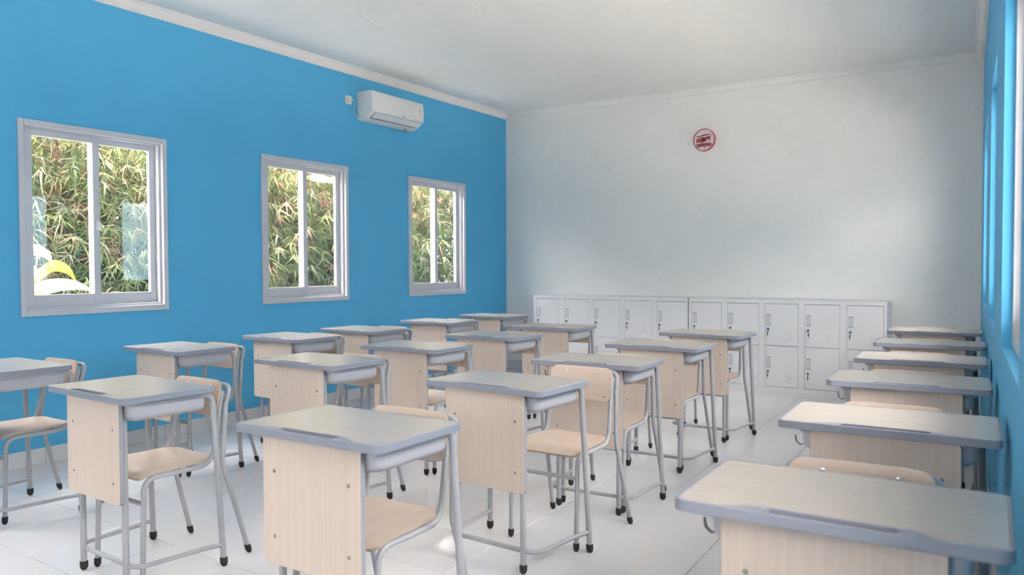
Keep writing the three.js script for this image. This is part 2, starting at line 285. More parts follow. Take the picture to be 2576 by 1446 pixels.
// ---------------------------------------------------------------- school desk (front, with the pencil groove and the panel, is +z)
const DH = 0.757, DW = 0.6, DD = 0.391;
function deskTop(parent) {
  const outer = () => rrShape(DW, DD, 0.028);
  const inner = (C) => {                                            // the laminate: a narrow margin, drawn back behind the groove
    const s = new C(), m = 0.0085, x1 = DW / 2 - m, zb = -DD / 2 + m, zf = DD / 2 - 0.011, zi = 0.1495, r = 0.02, pts = [];
    s.moveTo(-x1 + r, zb); s.lineTo(x1 - r, zb); s.absarc(x1 - r, zb + r, r, -Math.PI / 2, 0); s.lineTo(x1, zf - r); s.absarc(x1 - r, zf - r, r, 0, Math.PI / 2);
    for (let k = 0; k <= 10; k++) { const u = k / 10, e = u * u * (3 - 2 * u); pts.push([0.205 - 0.075 * u, zf + (zi - zf) * e]); }
    for (const [x, z] of pts) s.lineTo(x, z); for (const [x, z] of [...pts].reverse()) s.lineTo(-x, z);
    s.lineTo(-x1 + r, zf); s.absarc(-x1 + r, zf - r, r, Math.PI / 2, Math.PI); s.lineTo(-x1, zb + r); s.absarc(-x1 + r, zb + r, r, Math.PI, Math.PI * 1.5); return s;
  };
  const ring = outer(); ring.holes.push(inner(THREE.Path), rrShape(0.245, 0.033, 0.0145, 0, 0.1705, THREE.Path));
  const t = part('tabletop', flat(inner(THREE.Shape), DH - 0.021, 0.0205, 0.0006), M.top, parent);
  part('edging', [flat(ring, DH - 0.024, 0.024, 0.0018), flat(rrShape(0.249, 0.037, 0.0165, 0, 0.1705), DH - 0.0235, 0.003)], M.edging, parent);
  return t;
}
function footCap(p, dir, r, parent) {                                // black rubber cap, rounded and tapering to the floor
  const P = [[0, 0], [r * 0.7, 0.0005], [r * 1.02, 0.006], [r * 1.28, 0.014], [r * 1.3, 0.034], [r * 1.18, 0.037], [r * 0.9, 0.037]].map(([x, y]) => new THREE.Vector2(x, y));
  const g = new THREE.LatheGeometry(P, 14); g.applyMatrix4(new THREE.Matrix4().makeShear(0, 0, 0, 0, 0, 0)); const pos = g.attributes.position;
  for (let i = 0; i < pos.count; i++) { const y = pos.getY(i); pos.setX(i, pos.getX(i) + p.x + dir.x / dir.y * y); pos.setZ(i, pos.getZ(i) + p.z + dir.z / dir.y * y); }
  g.computeVertexNormals(); part('foot_cap', g, M.rubber, parent);
}
const screwGeo = (r) => { const g = new THREE.LatheGeometry([[0, 0.0022], [r * 0.55, 0.002], [r * 0.9, 0.0012], [r, 0]].map(([x, y]) => new THREE.Vector2(x, y)), 10); g.rotateX(Math.PI / 2); return g; };
const deskScrew = screwGeo(0.0062), chairScrew = screwGeo(0.0065);
function traySheet() {                                               // book tray under the top, open towards the chair
  const plan = filleted([[V(0.24, 0, -0.175), 0], [V(0.24, 0, 0.134), 0.04], [V(-0.24, 0, 0.134), 0.04], [V(-0.24, 0, -0.175), 0]], 8), dense = [];
  plan.forEach((p, i) => { dense.push(p); if (i + 1 < plan.length && p.distanceTo(plan[i + 1]) > 0.1) for (let k = 1; k < 6; k++) dense.push(p.clone().lerp(plan[i + 1], k / 6)); });
  const levels = [[0.7332, -0.03], [0.728, -0.021], [0.7205, -0.008], [0.712, -0.0015], [0.704, 0], [0.69, 0.001], [0.674, 0.003], [0.664, 0.009], [0.656, 0.02], [0.65, 0.034], [0.648, 0.05], [0.648, 0.13], [0.648, 0.22]];
  const pos = [], idx = [], uv = [], n = dense.length;
  levels.forEach(([y, inset]) => dense.forEach((p) => { const kx = Math.max(0, 0.24 - inset) / 0.24, z = p.z > -0.17 ? p.z - Math.max(inset, 0) * THREE.MathUtils.smoothstep(p.z, -0.1, 0.134) : p.z; pos.push(p.x * kx, y, z); uv.push(p.x, y); }));
  for (let l = 0; l + 1 < levels.length; l++) for (let i = 0; i + 1 < n; i++) { const a = l * n + i, b = a + 1, c = a + n, d = b + n; idx.push(a, b, c, b, d, c); }
  const g = new THREE.BufferGeometry(); g.setAttribute('position', new THREE.Float32BufferAttribute(pos, 3)); g.setAttribute('uv', new THREE.Float32BufferAttribute(uv, 2)); g.setIndex(idx); g.computeVertexNormals(); return g;
}
function makeDesk() {
  const t = thing('school_desk', 'x', 'desk');
  deskTop(t);
  const ps = rrShape(0.408, 0.4, 0.018, -0.004, 0.533), pg = extr(ps, 0.016, 0.001, 4, 1).translate(0, 0, 0.14);
  const panel = part('front_panel', pg, [M.birch, M.bandGrey], t);
  for (const [x, y] of [[-0.157, 0.62], [0.152, 0.62], [-0.157, 0.42], [0.152, 0.415]]) part('screw', deskScrew, M.wire, panel).position.set(x, y, 0.1562);
  part('book_tray', traySheet(), M.tray, t);
  const r = 0.0122;
  for (const s of [-1, 1]) {
    const leg = part('leg', cyl(r, r, V(0.166 * s, 0.012, 0.12), V(0.166 * s, 0.725, 0.12)), M.steel, t);
    footCap(V(0.166 * s, 0, 0.12), V(0, 1, 0), r, leg);
  }
  for (const s of [-1, 1]) {
    const leg = part('leg', sweep(filleted([[V(0.27 * s, 0.012, -0.236), 0], [V(0.246 * s, 0.72, -0.205), 0.055], [V(0.244 * s, 0.7205, -0.12), 0]], 9), r, 12), M.steel, t);
    footCap(V(0.2704 * s, 0, -0.2365), V(-0.024 * s, 0.708, 0.031), r, leg);
  }
  part('top_rail', tube([[V(0.244, 0.7205, -0.12), 0], [V(0.243, 0.7205, 0.128), 0.055], [V(-0.243, 0.7205, 0.128), 0.055], [V(-0.244, 0.7205, -0.12), 0]], r, 12), M.steel, t);
  part('foot_rail', tube([[V(0.2665, 0.09, -0.232), 0], [V(0.252, 0.09, -0.165), 0.05], [V(0.224, 0.09, 0.113), 0.06], [V(-0.224, 0.09, 0.113), 0.06], [V(-0.252, 0.09, -0.165), 0.05], [V(-0.2665, 0.09, -0.232), 0]], 0.0098, 10), M.steel, t);
  part('bag_hook', tube([[V(-0.232, 0.672, 0.082), 0], [V(-0.247, 0.661, 0.082), 0.01], [V(-0.261, 0.673, 0.082), 0.01], [V(-0.264, 0.692, 0.082), 0.003], [V(-0.264, 0.692, 0.09), 0.003], [V(-0.261, 0.673, 0.09), 0.01], [V(-0.247, 0.661, 0.09), 0.01], [V(-0.232, 0.672, 0.09), 0]], 0.0019, 7), M.wire, t);
  return t;
}
// ---------------------------------------------------------------- school chair (faces +z; origin between its feet)
function plySheet(w0, w1, l, r0, r1, curve, th, nx = 14, nz = 18) {   // rounded trapezoid sheet bent by curve(x, s); s runs 0..l; w0 at s = 0
  const W = (s) => w0 + (w1 - w0) * s / l, half = (s) => { let h = W(s) / 2; if (s < r0) h -= r0 - Math.sqrt(Math.max(0, r0 * r0 - (r0 - s) ** 2)); if (s > l - r1) h -= r1 - Math.sqrt(Math.max(0, r1 * r1 - (s - l + r1) ** 2)); return h; };
  const ss = []; for (let i = 0; i <= nz; i++) ss.push(l * (0.5 - 0.5 * Math.cos(Math.PI * i / nz)));
  const top = [], uv = [], idx = [];
  for (const s of ss) for (let k = 0; k <= nx; k++) { const x = half(s) * (2 * k / nx - 1); top.push(curve(x, s)); uv.push(x, s); }
  const g0 = new THREE.BufferGeometry(), n = nx + 1; for (let i = 0; i < nz; i++) for (let k = 0; k < nx; k++) { const a = i * n + k; idx.push(a, a + n, a + 1, a + 1, a + n, a + n + 1); }
  g0.setAttribute('position', new THREE.Float32BufferAttribute(top.flatMap((p) => p.toArray()), 3)); g0.setAttribute('uv', new THREE.Float32BufferAttribute(uv, 2)); g0.setIndex(idx); g0.computeVertexNormals();
  const N = g0.attributes.normal, low = top.map((p, i) => p.clone().addScaledVector(V(N.getX(i), N.getY(i), N.getZ(i)), -th));
  const g1 = g0.clone(); g1.setAttribute('position', new THREE.Float32BufferAttribute(low.flatMap((p) => p.toArray()), 3)); g1.setIndex([...idx].map((_, i) => idx[i - i % 3 + [0, 2, 1][i % 3]])); g1.computeVertexNormals();
  const rim = []; for (let k = 0; k < nx; k++) rim.push(k); for (let i = 0; i < nz; i++) rim.push(i * n + nx); for (let k = nx; k > 0; k--) rim.push(nz * n + k); for (let i = nz; i > 0; i--) rim.push(i * n);
  const ep = [], ei = []; rim.forEach((a) => ep.push(...top[a].toArray(), ...low[a].toArray())); const m = rim.length;
  for (let i = 0; i < m; i++) { const a = 2 * i, b = 2 * ((i + 1) % m); ei.push(a, b, a + 1, b, b + 1, a + 1); }
  const ge = new THREE.BufferGeometry(); ge.setAttribute('position', new THREE.Float32BufferAttribute(ep, 3)); ge.setIndex(ei); ge.computeVertexNormals();
  return { faces: merge([g0, g1]), edge: ge };
}
function makeChair() {
  const t = thing('school_chair', 'x', 'chair'), r = 0.0105;
  const seatC = (x, s) => { const z = -0.112 + s, f = Math.max(0, z - 0.17), b = Math.max(0, 0.1 - s); return V(x, 0.439 - 0.006 * (1 - (x / 0.18) ** 2) * THREE.MathUtils.smoothstep(0.19 - z, 0, 0.12) - f * f * 3.4 + b * b * 0.4, z - f * f * 1.6); };
  const seat = plySheet(0.335, 0.365, 0.362, 0.07, 0.035, seatC, 0.0115);
  const s = part('seat', seat.faces, M.seat, t); part('seat_edge', seat.edge, M.ply, s);
  const backC = (x, v) => { const y = 0.6 + v; return V(-x, y, -0.108 - v * 0.16 - 0.014 * (1 - (x / 0.17) ** 2)); };
  const bk = plySheet(0.318, 0.338, 0.155, 0.018, 0.042, backC, 0.0095);
  const b = part('backrest', bk.faces, M.back, t); part('backrest_edge', bk.edge, M.ply, b);
  for (const [x, v] of [[-0.085, 0.128], [0.085, 0.128], [-0.135, 0.022], [0.135, 0.022]]) { const q = backC(x, v); const sc = part('screw', chairScrew, M.chrome, b); sc.position.set(-q.x, q.y, q.z + 0.0005); sc.rotation.x = -0.16; }
  for (const k of [-1, 1]) {
    const leg = part('leg', sweep(filleted([[V(0.17 * k, 0.012, 0.226), 0], [V(0.17 * k, 0.414, 0.214), 0.075], [V(0.171 * k, 0.412, 0.1), 0]], 9), r, 12), M.steel, t);
    footCap(V(0.17 * k, 0, 0.2264), V(0, 1, -0.03), r, leg);
  }
  for (const k of [-1, 1]) {
    const leg = part('leg', sweep(filleted([[V(0.215 * k, 0.012, -0.227), 0], [V(0.193 * k, 0.415, -0.118), 0.12], [V(0.178 * k, 0.655, -0.148), 0]], 9), r, 12), M.steel, t);
    footCap(V(0.2157 * k, 0, -0.2302), V(-0.022 * k, 0.403, 0.109), r, leg);
  }
  part('back_hoop', tube([[V(0.178, 0.655, -0.148), 0], [V(0.177, 0.731, -0.172), 0.05], [V(-0.177, 0.731, -0.172), 0.05], [V(-0.178, 0.655, -0.148), 0]], r, 12), M.steel, t);
  for (const k of [-1, 1]) part('seat_rail', tube([[V(0.171 * k, 0.412, 0.1), 0], [V(0.168 * k, 0.41, -0.085), 0.075], [V(0.16 * k, 0.71, -0.146), 0]], r, 12), M.steel, t);
  part('stretcher', cyl(0.0095, 0.0095, V(-0.168, 0.315, 0.217), V(0.168, 0.315, 0.217), 12), M.steel, t);
  part('cross_bar', cyl(0.0085, 0.0085, V(-0.168, 0.409, -0.03), V(0.168, 0.409, -0.03), 10), M.steel, t);
  return t;
}
const R = Math.PI / 180, ORD = ['first', 'second', 'third', 'fourth', 'fifth', 'sixth'];
const LINE = { A: 'line along the blue window wall', B: 'second line from the window wall', C: 'third line from the window wall', D: 'line pushed against the right wall' };
const DESKS = {   // x, z, yaw in degrees
  A: [[-4.089, -1.628, -1], [-4.136, -2.636, -2.2], [-4.113, -3.487, -2.8], [-4.109, -4.221, -2], [-4.152, -5.226, -0.2], [-4.162, -6.108, -3.6]],
  B: [[-2.884, -1.571, -2.8], [-2.912, -2.625, -1.35], [-2.939, -3.448, 0.7], [-2.941, -4.301, 0.2], [-2.969, -5.214, 2.7]],
  C: [[-1.589, -1.495, 0.1], [-1.665, -2.51, -2.8], [-1.66, -3.369, 2.4], [-1.677, -4.282, 0], [-1.697, -5.219, -1.6]],
  D: [[-0.162, -1.48, 0.8], [-0.185, -2.436, 1.4], [-0.226, -3.41, 3], [-0.253, -4.289, 2.1], [-0.284, -5.218, 2.3], [-0.324, -6.235, 1.4]],
};
const CHAIRS = {  // x, z of the middle of its feet, yaw
  A: [[-4.116, -1.785, 0], [-4.112, -2.785, -1], [-4.088, -3.632, -1], [-4.084, -4.388, -1], [-4.128, -5.38, 1], [-4.136, -6.25, -2]],
  B: [[-2.864, -1.728, -2], [-2.888, -2.78, 0], [-2.916, -3.597, 0.5], [-2.914, -4.452, 0], [-2.944, -5.366, 2.7]],
  C: [[-1.589, -1.65, 0.5], [-1.605, -2.94, -1], [-1.66, -3.525, 1], [-1.69, -4.438, 0], [-1.705, -5.392, 0]],
  D: [[-0.172, -1.66, 1.5], [-0.203, -2.588, 2], [-0.252, -3.562, 2.5], [-0.28, -4.443, 2], [-0.292, -5.386, 2.5], [-0.326, -6.425, 1]],
};
const desk0 = makeDesk(), chair0 = makeChair();
function place(proto, name, used, x, z, yaw, label, group) {
  const o = used ? proto.clone() : proto; if (used) { o.name = numbered(name); scene.add(o); }
  o.position.set(x, 0, z); o.rotation.y = yaw * R; info(o, label, name === 'school_desk' ? 'desk' : 'chair', group);
}
let nd = 0;
for (const k of 'ABCD') DESKS[k].forEach(([x, z, a], i) => place(desk0, 'school_desk', nd++, x, z, a, `grey-edged school desk, ${ORD[i]} from the camera in the ${LINE[k]}`, 'school desks in four lines'));
nd = 0;
for (const k of 'ABCD') CHAIRS[k].forEach(([x, z, a], i) => place(chair0, 'school_chair', nd++, x, z, a, k === 'C' && i === 1 ? 'pale wooden chair pulled well out behind its desk, wide backrest in full view' : `pale wooden chair behind the ${ORD[i]} desk of the ${LINE[k]}`, 'wooden school chairs'));

// ---------------------------------------------------------------- lockers
{
  const LX = [-4.404, -2.5795], CW = 0.3635, ZFRONT = -7.285, LH = 0.913, D = 0.36, COLS = 5, y = [[0.083, 0.4745], [0.4745, 0.873]];
  const doorGeo = y.map(([a, b]) => rbox(0, 0.303, 0, b - a - 0.004, -0.018, 0, 0.0022, 2));
  const frameGeo = (() => { const s = rect(0, CW * COLS - 0.004, 0, LH, THREE.Shape); for (let c = 0; c < COLS; c++) s.holes.push(rect(c * CW + 0.0285, c * CW + 0.0285 + 0.3065, 0.081, 0.875)); return extr(s, 0.03, 0.0016, 2).translate(0, 0, -0.03); })();
  const W = CW * COLS - 0.004;
  const pullGeo = [frameBars(0, 0.04, 0, 0.104, 0.004, 0.004, 0.004, 0.004, -0.001, 0.0035, 0.001), [box(0.003, 0.037, 0.003, 0.101, -0.001, 0.0012)]].flat();
  const pullMerged = merge(pullGeo), endGeo = merge([box(0.004, 0.016, 0, 0.0075, 0, 0.0016), box(0.025, 0.036, 0, 0.0075, 0, 0.0016)]);
  const louverGeo = new THREE.SphereGeometry(1, 12, 6).scale(0.03, 0.0042, 0.005), lockGeo = cyl(0.0085, 0.0085, V(0, 0, 0), V(0, 0, 0.006), 16);
  const labelGeo = merge(frameBars(0, 0.078, 0, 0.062, 0.0025, 0.0025, 0.0025, 0.0025, 0, 0.0016, 0.0008));
  let nk = 0, key0 = null; const colName = ['first', 'second', 'third', 'fourth', 'fifth', 'sixth', 'seventh', 'eighth', 'ninth', 'tenth'];
  LX.forEach((x0, u) => {
    const t = thing('locker_cabinet', u ? 'white steel locker cabinet nearest the right wall, five columns of two doors' : 'white steel locker cabinet nearest the blue window wall, five columns of two doors', 'locker', [x0, 0, ZFRONT], 0, 'white lockers along the back wall');
    part('body', [frameGeo, rbox(0.001, W - 0.001, 0.001, LH - 0.001, -D, -0.026, 0.003)], M.locker, t);
    part('shadow_gap', box(0.02, W - 0.02, 0.078, 0.877, -0.0255, -0.022), M.gap, t);
    for (let c = 0; c < COLS; c++) for (let rw = 0; rw < 2; rw++) {
      const d = part('door', doorGeo[rw], M.lockerDoor, t), h = y[rw][1] - y[rw][0]; d.position.set(c * CW + 0.0302, y[rw][0] + 0.002, -0.0005);
      const f = rw ? 0 : -0.004;
      const p = part('handle', pullMerged, M.pull, d); p.position.set(0.014, h - 0.206 + f, 0);
      const p2 = part('handle_notch', merge([endGeo, endGeo.clone().translate(0, 0.0965, 0)]), M.dark, d); p2.position.set(0.014, h - 0.206 + f, 0.0013);
      const l = part('lock', lockGeo, M.chrome, d); l.position.set(0.033, h - 0.245 + f, 0);
      for (let k = 0; k < 4; k++) part('louver', louverGeo, M.lockerDoor, d).position.set(0.222, h - 0.285 - k * 0.019 + f, 0);
      part('label_frame', labelGeo, M.lockerDoor, d).position.set(0.183, h - 0.088, 0);
      const col = u * 5 + c; if (!rw && ![6, 7, 8].includes(col)) continue;
      const pos = [x0 + c * CW + 0.0302 + 0.033, y[rw][0] + 0.002 + h - 0.245 + f, ZFRONT + 0.006];
      const label = `blue-headed key in the ${rw ? 'upper' : 'lower'} locker door of the ${colName[col]} column from the window wall`;
      if (!key0) {
        key0 = thing('locker_key', label, 'key', pos, 0, 'keys in the locker doors');
        part('blade', [box(-0.0014, 0.0014, -0.0035, 0.0035, -0.004, 0.008)], M.chrome, key0);
        const hs = new THREE.Shape(); hs.absellipse(0, 0, 0.0105, 0.0115, 0, 2 * Math.PI); part('head', extr(hs, 0.012, 0.003, 8).translate(0, 0.0005, 0.007), M.keyBlue, key0);
        part('key_ring', new THREE.TorusGeometry(0.008, 0.0008, 6, 16).translate(0, -0.015, 0.013), M.chrome, key0);
        part('spare_key', [rbox(-0.0055, 0.0055, -0.047, -0.022, 0.0118, 0.0145, 0.001), box(-0.0025, 0.0025, -0.066, -0.046, 0.0125, 0.014)], M.dark, key0).rotation.z = -0.04;
      } else { const k = key0.clone(); k.name = numbered('locker_key'); scene.add(k); k.position.set(...pos); info(k, label, 'key', 'keys in the locker doors'); k.children[3].rotation.z = rr(-0.12, 0.12); }
    }
  });
}

// ---------------------------------------------------------------- air conditioner, its cord and socket
const font = await new FontLoader().loadAsync('fonts/droid/droid_sans_bold.typeface.json');
{
  // local: x along the wall (from its end nearest the camera), y up, z out of the wall
  const t = thing('air_conditioner', 'white split air conditioner high on the blue wall below the cornice', 'air conditioner', [XL, 0, -5.106], Math.PI / 2), L = 0.745;
  const P = [[0, 2.61], [0, 2.872], [0.008, 2.878], [0.165, 2.872], [0.18, 2.866], [0.187, 2.852], [0.194, 2.77], [0.192, 2.7], [0.186, 2.68], [0.172, 2.668], [0.118, 2.632], [0.1, 2.622], [0.05, 2.606], [0.02, 2.604]];
  const s = new THREE.Shape(); P.forEach(([z, y], i) => (i ? s.lineTo(-z, y) : s.moveTo(-z, y)));
  const g = extr(s, L, 0.006, 4, 3); g.rotateY(Math.PI / 2);          // shape x -> -z ; depth -> +x
  part('body', toCreasedNormals(g, 0.5), M.acWhite, t);
  // flap set in the sloping lower front
  const fl = (z0, y0, z1, y1, x0, x1, th) => { const a = V(0, y0, z0), b = V(0, y1, z1), d = b.clone().sub(a), n = V(0, -d.z, d.y).normalize(); if (n.z < 0) n.negate(); const q = rbox(x0, x1, 0, d.length(), 0, th, 0.0015); q.applyMatrix4(new THREE.Matrix4().makeBasis(V(1, 0, 0), d.clone().normalize(), V(1, 0, 0).cross(d.clone().normalize()))); q.translate(0, y0, z0); return q; };
  part('outlet_slot', fl(0.1135, 2.628, 0.1765, 2.67, 0.052, L - 0.035, 0.0035), M.slot, t);
  part('louver_flap', fl(0.124, 2.6335, 0.177, 2.6695, 0.055, L - 0.038, 0.0055), M.acFlap, t);
  const tx = new TextGeometry('SHARP', { font, size: 0.011, depth: 0.0006, curveSegments: 3 }); tx.rotateX(0.04); tx.translate(0.42, 2.687, 0.1912); part('logo', tx, M.logo, t);
  part('front_seam', box(0.012, L - 0.012, 2.6765, 2.6775, 0.18, 0.1856), M.gasket, t);
  const c = document.createElement('canvas'); c.width = 128; c.height = 192; const x = c.getContext('2d'); x.fillStyle = '#e4e2df'; x.fillRect(0, 0, 128, 192);
  x.lineWidth = 13; [['#3f6b52', 4.5, 5.3], ['#7ea05a', 5.3, 5.8], ['#a9b878', 5.8, 6.4], ['#b59d75', 6.4, 6.9]].forEach(([k, a, b]) => { x.strokeStyle = k; x.beginPath(); x.arc(58, 72, 40, a, b); x.stroke(); });
  x.fillStyle = '#3a7f8c'; x.beginPath(); x.ellipse(62, 74, 11, 18, 0.2, 0, 7); x.fill(); x.fillStyle = '#bdb9b3'; for (let k = 0; k < 4; k++) x.fillRect(14 + 6 * (k % 2), 118 + k * 15, 92 - 12 * (k % 3), 6); x.fillRect(8, 62, 22, 5); x.fillRect(8, 76, 18, 5);
  const ct = new THREE.CanvasTexture(c); ct.colorSpace = THREE.SRGBColorSpace;
  const st = new THREE.PlaneGeometry(0.055, 0.083); st.rotateX(-0.02); st.translate(0.685, 2.775, 0.1945); part('energy_sticker', st, std({ map: ct, roughness: 0.5 }), t);
  part('intake_grille', Array.from({ length: 9 }, (_, k) => box(0.04, L - 0.04, 2.8755, 2.879, 0.03 + k * 0.014, 0.034 + k * 0.014)), M.acFlap, t);
  part('drain_stub', cyl(0.011, 0.009, V(0.6, 2.612, 0.07), V(0.6, 2.59, 0.07), 12), M.terracotta, t);
  part('clip', [rbox(0.09, 0.125, 2.616, 2.624, 0.085, 0.1, 0.002), rbox(0.66, 0.69, 2.616, 2.624, 0.085, 0.1, 0.002)], M.pull, t);
  const so = thing('wall_socket', 'white square power socket on the blue wall beside the air conditioner', 'socket', [XL, 2.777, -4.986], Math.PI / 2);
  const sp = rrShape(0.082, 0.079, 0.017); part('plate', extr(sp, 0.012, 0.004, 6, 3), M.plastic, so);
  part('socket_rim', new THREE.TorusGeometry(0.0215, 0.0022, 8, 28).translate(0, 0, 0.0125), M.plastic, so);
  const co = thing('power_cord', 'pale power cord with round plug drooping from socket to air conditioner', 'cord', [XL, 2.777, -4.986], Math.PI / 2);
  part('plug', [cyl(0.0195, 0.0175, V(0, 0, 0.012), V(0, 0, 0.034), 20), cyl(0.009, 0.0055, V(0.006, 0.002, 0.03), V(0.026, -0.002, 0.04), 12)], M.plastic, co);
  part('cable', sweep(new THREE.CatmullRomCurve3([V(0.022, 0, 0.038), V(0.038, -0.008, 0.038), V(0.052, -0.035, 0.032), V(0.056, -0.08, 0.025), V(0.058, -0.115, 0.025), V(0.072, -0.14, 0.028), V(0.092, -0.142, 0.032), V(0.108, -0.13, 0.036), V(0.122, -0.118, 0.04)]).getPoints(48), 0.0038, 8), M.cord, co);
}
// ---------------------------------------------------------------- wall clock
{
  const t = thing('wall_clock', 'round red-rimmed wall clock with a red double-decker bus on its dial', 'clock', [-2.541, 2.543, ZB]);
  const prof = [[0.106, 0], [0.113, 0.002], [0.116, 0.012], [0.1155, 0.034], [0.1135, 0.04], [0.111, 0.041], [0.1085, 0.039], [0.108, 0.026]].map(([x, y]) => new THREE.Vector2(x, y));
  const rim = new THREE.LatheGeometry(prof, 56); rim.rotateX(Math.PI / 2); part('rim', rim, M.red, t);
  part('back_plate', cyl(0.106, 0.106, V(0, 0, 0), V(0, 0, 0.024), 40), M.red, t);
  const c = document.createElement('canvas'); c.width = c.height = 512; const x = c.getContext('2d'); x.fillStyle = '#d9d9de'; x.fillRect(0, 0, 512, 512);
  x.fillStyle = '#77777f'; x.font = 'bold 46px sans-serif'; x.textAlign = 'center'; x.textBaseline = 'middle';
  for (let k = 1; k <= 12; k++) { const a = k / 12 * 2 * Math.PI, r = 214; x.fillText(String(k), 256 + Math.sin(a) * r, 258 - Math.cos(a) * r); }
  const poly = (f, p) => { x.fillStyle = f; x.beginPath(); p.forEach(([a, b], i) => (i ? x.lineTo(a, b) : x.moveTo(a, b))); x.closePath(); x.fill(); };
  poly('#8d2f40', [[66, 168], [250, 122], [396, 116], [412, 130], [414, 372], [436, 372], [442, 400], [400, 412], [66, 420], [58, 300]]);
  poly('#b5424c', [[60, 226], [412, 186], [412, 244], [56, 300]]); poly('#b5424c', [[64, 356], [412, 330], [438, 378], [436, 402], [66, 416]]);
  const pane = (a, b, w, h, sk) => poly('#e2e2e4', [[a, b], [a + w, b - sk * w], [a + w, b - sk * w + h], [a, b + h]]);
  for (let k = 0; k < 6; k++) pane(70 + k * 57, 186 - k * 9, 44, 34, 0.14); for (let k = 0; k < 4; k++) pane(72 + k * 56, 314 - k * 5, 44, 34, 0.08); pane(300, 262, 80, 30, 0.05); pane(300, 300, 80, 34, 0.04); pane(388, 258, 20, 76, 0.05);
  for (const [a, b] of [[114, 408], [268, 408]]) { x.fillStyle = '#3c3834'; x.beginPath(); x.arc(a, b, 34, 0, 7); x.fill(); x.fillStyle = '#a7a184'; x.beginPath(); x.arc(a, b, 20, 0, 7); x.fill(); } x.fillStyle = '#3c3834'; x.beginPath(); x.ellipse(400, 408, 24, 12, 0, 0, 7); x.fill();
  const ct = new THREE.CanvasTexture(c); ct.colorSpace = THREE.SRGBColorSpace;
  part('dial', new THREE.CircleGeometry(0.1085, 48).translate(0, 0, 0.027), std({ map: ct, roughness: 0.5 }), t);
  const hand = (ang, len, w) => { const q = rbox(-w, w, -0.012, len, 0, 0.0012, 0.0005, 1); q.rotateZ(-ang); return q; };
  part('hour_hand', hand(-0.78, 0.05, 0.0032).translate(0, 0, 0.03), M.black, t); part('minute_hand', hand(3.78, 0.062, 0.0022).translate(0, 0, 0.032), M.black, t);
  part('pin', cyl(0.006, 0.005, V(0, 0, 0.027), V(0, 0, 0.035), 14), M.black, t);
}

{ // the house across the alley on the right
  const s = rect(-34, 16, -0.3, 3.6, THREE.Shape); s.holes.push(rect(4, 5, 1.0, 2.2), rect(7.5, 8.5, 1.0, 2.2), rect(0.5, 1.5, 1.0, 2.2));
  const g = extr(s, 0.2); g.rotateY(Math.PI / 2); g.translate(5.2, 0, 0); struct('wall_opposite', g, M.opposite, 'pale blue outer wall across the alley beyond the recessed windows', 'wall');
  struct('wall_opposite_back', box(6.2, 6.35, -0.3, 3.5, -16, 34), M.gap, 'dim rear wall inside the opposite house', 'wall');
}
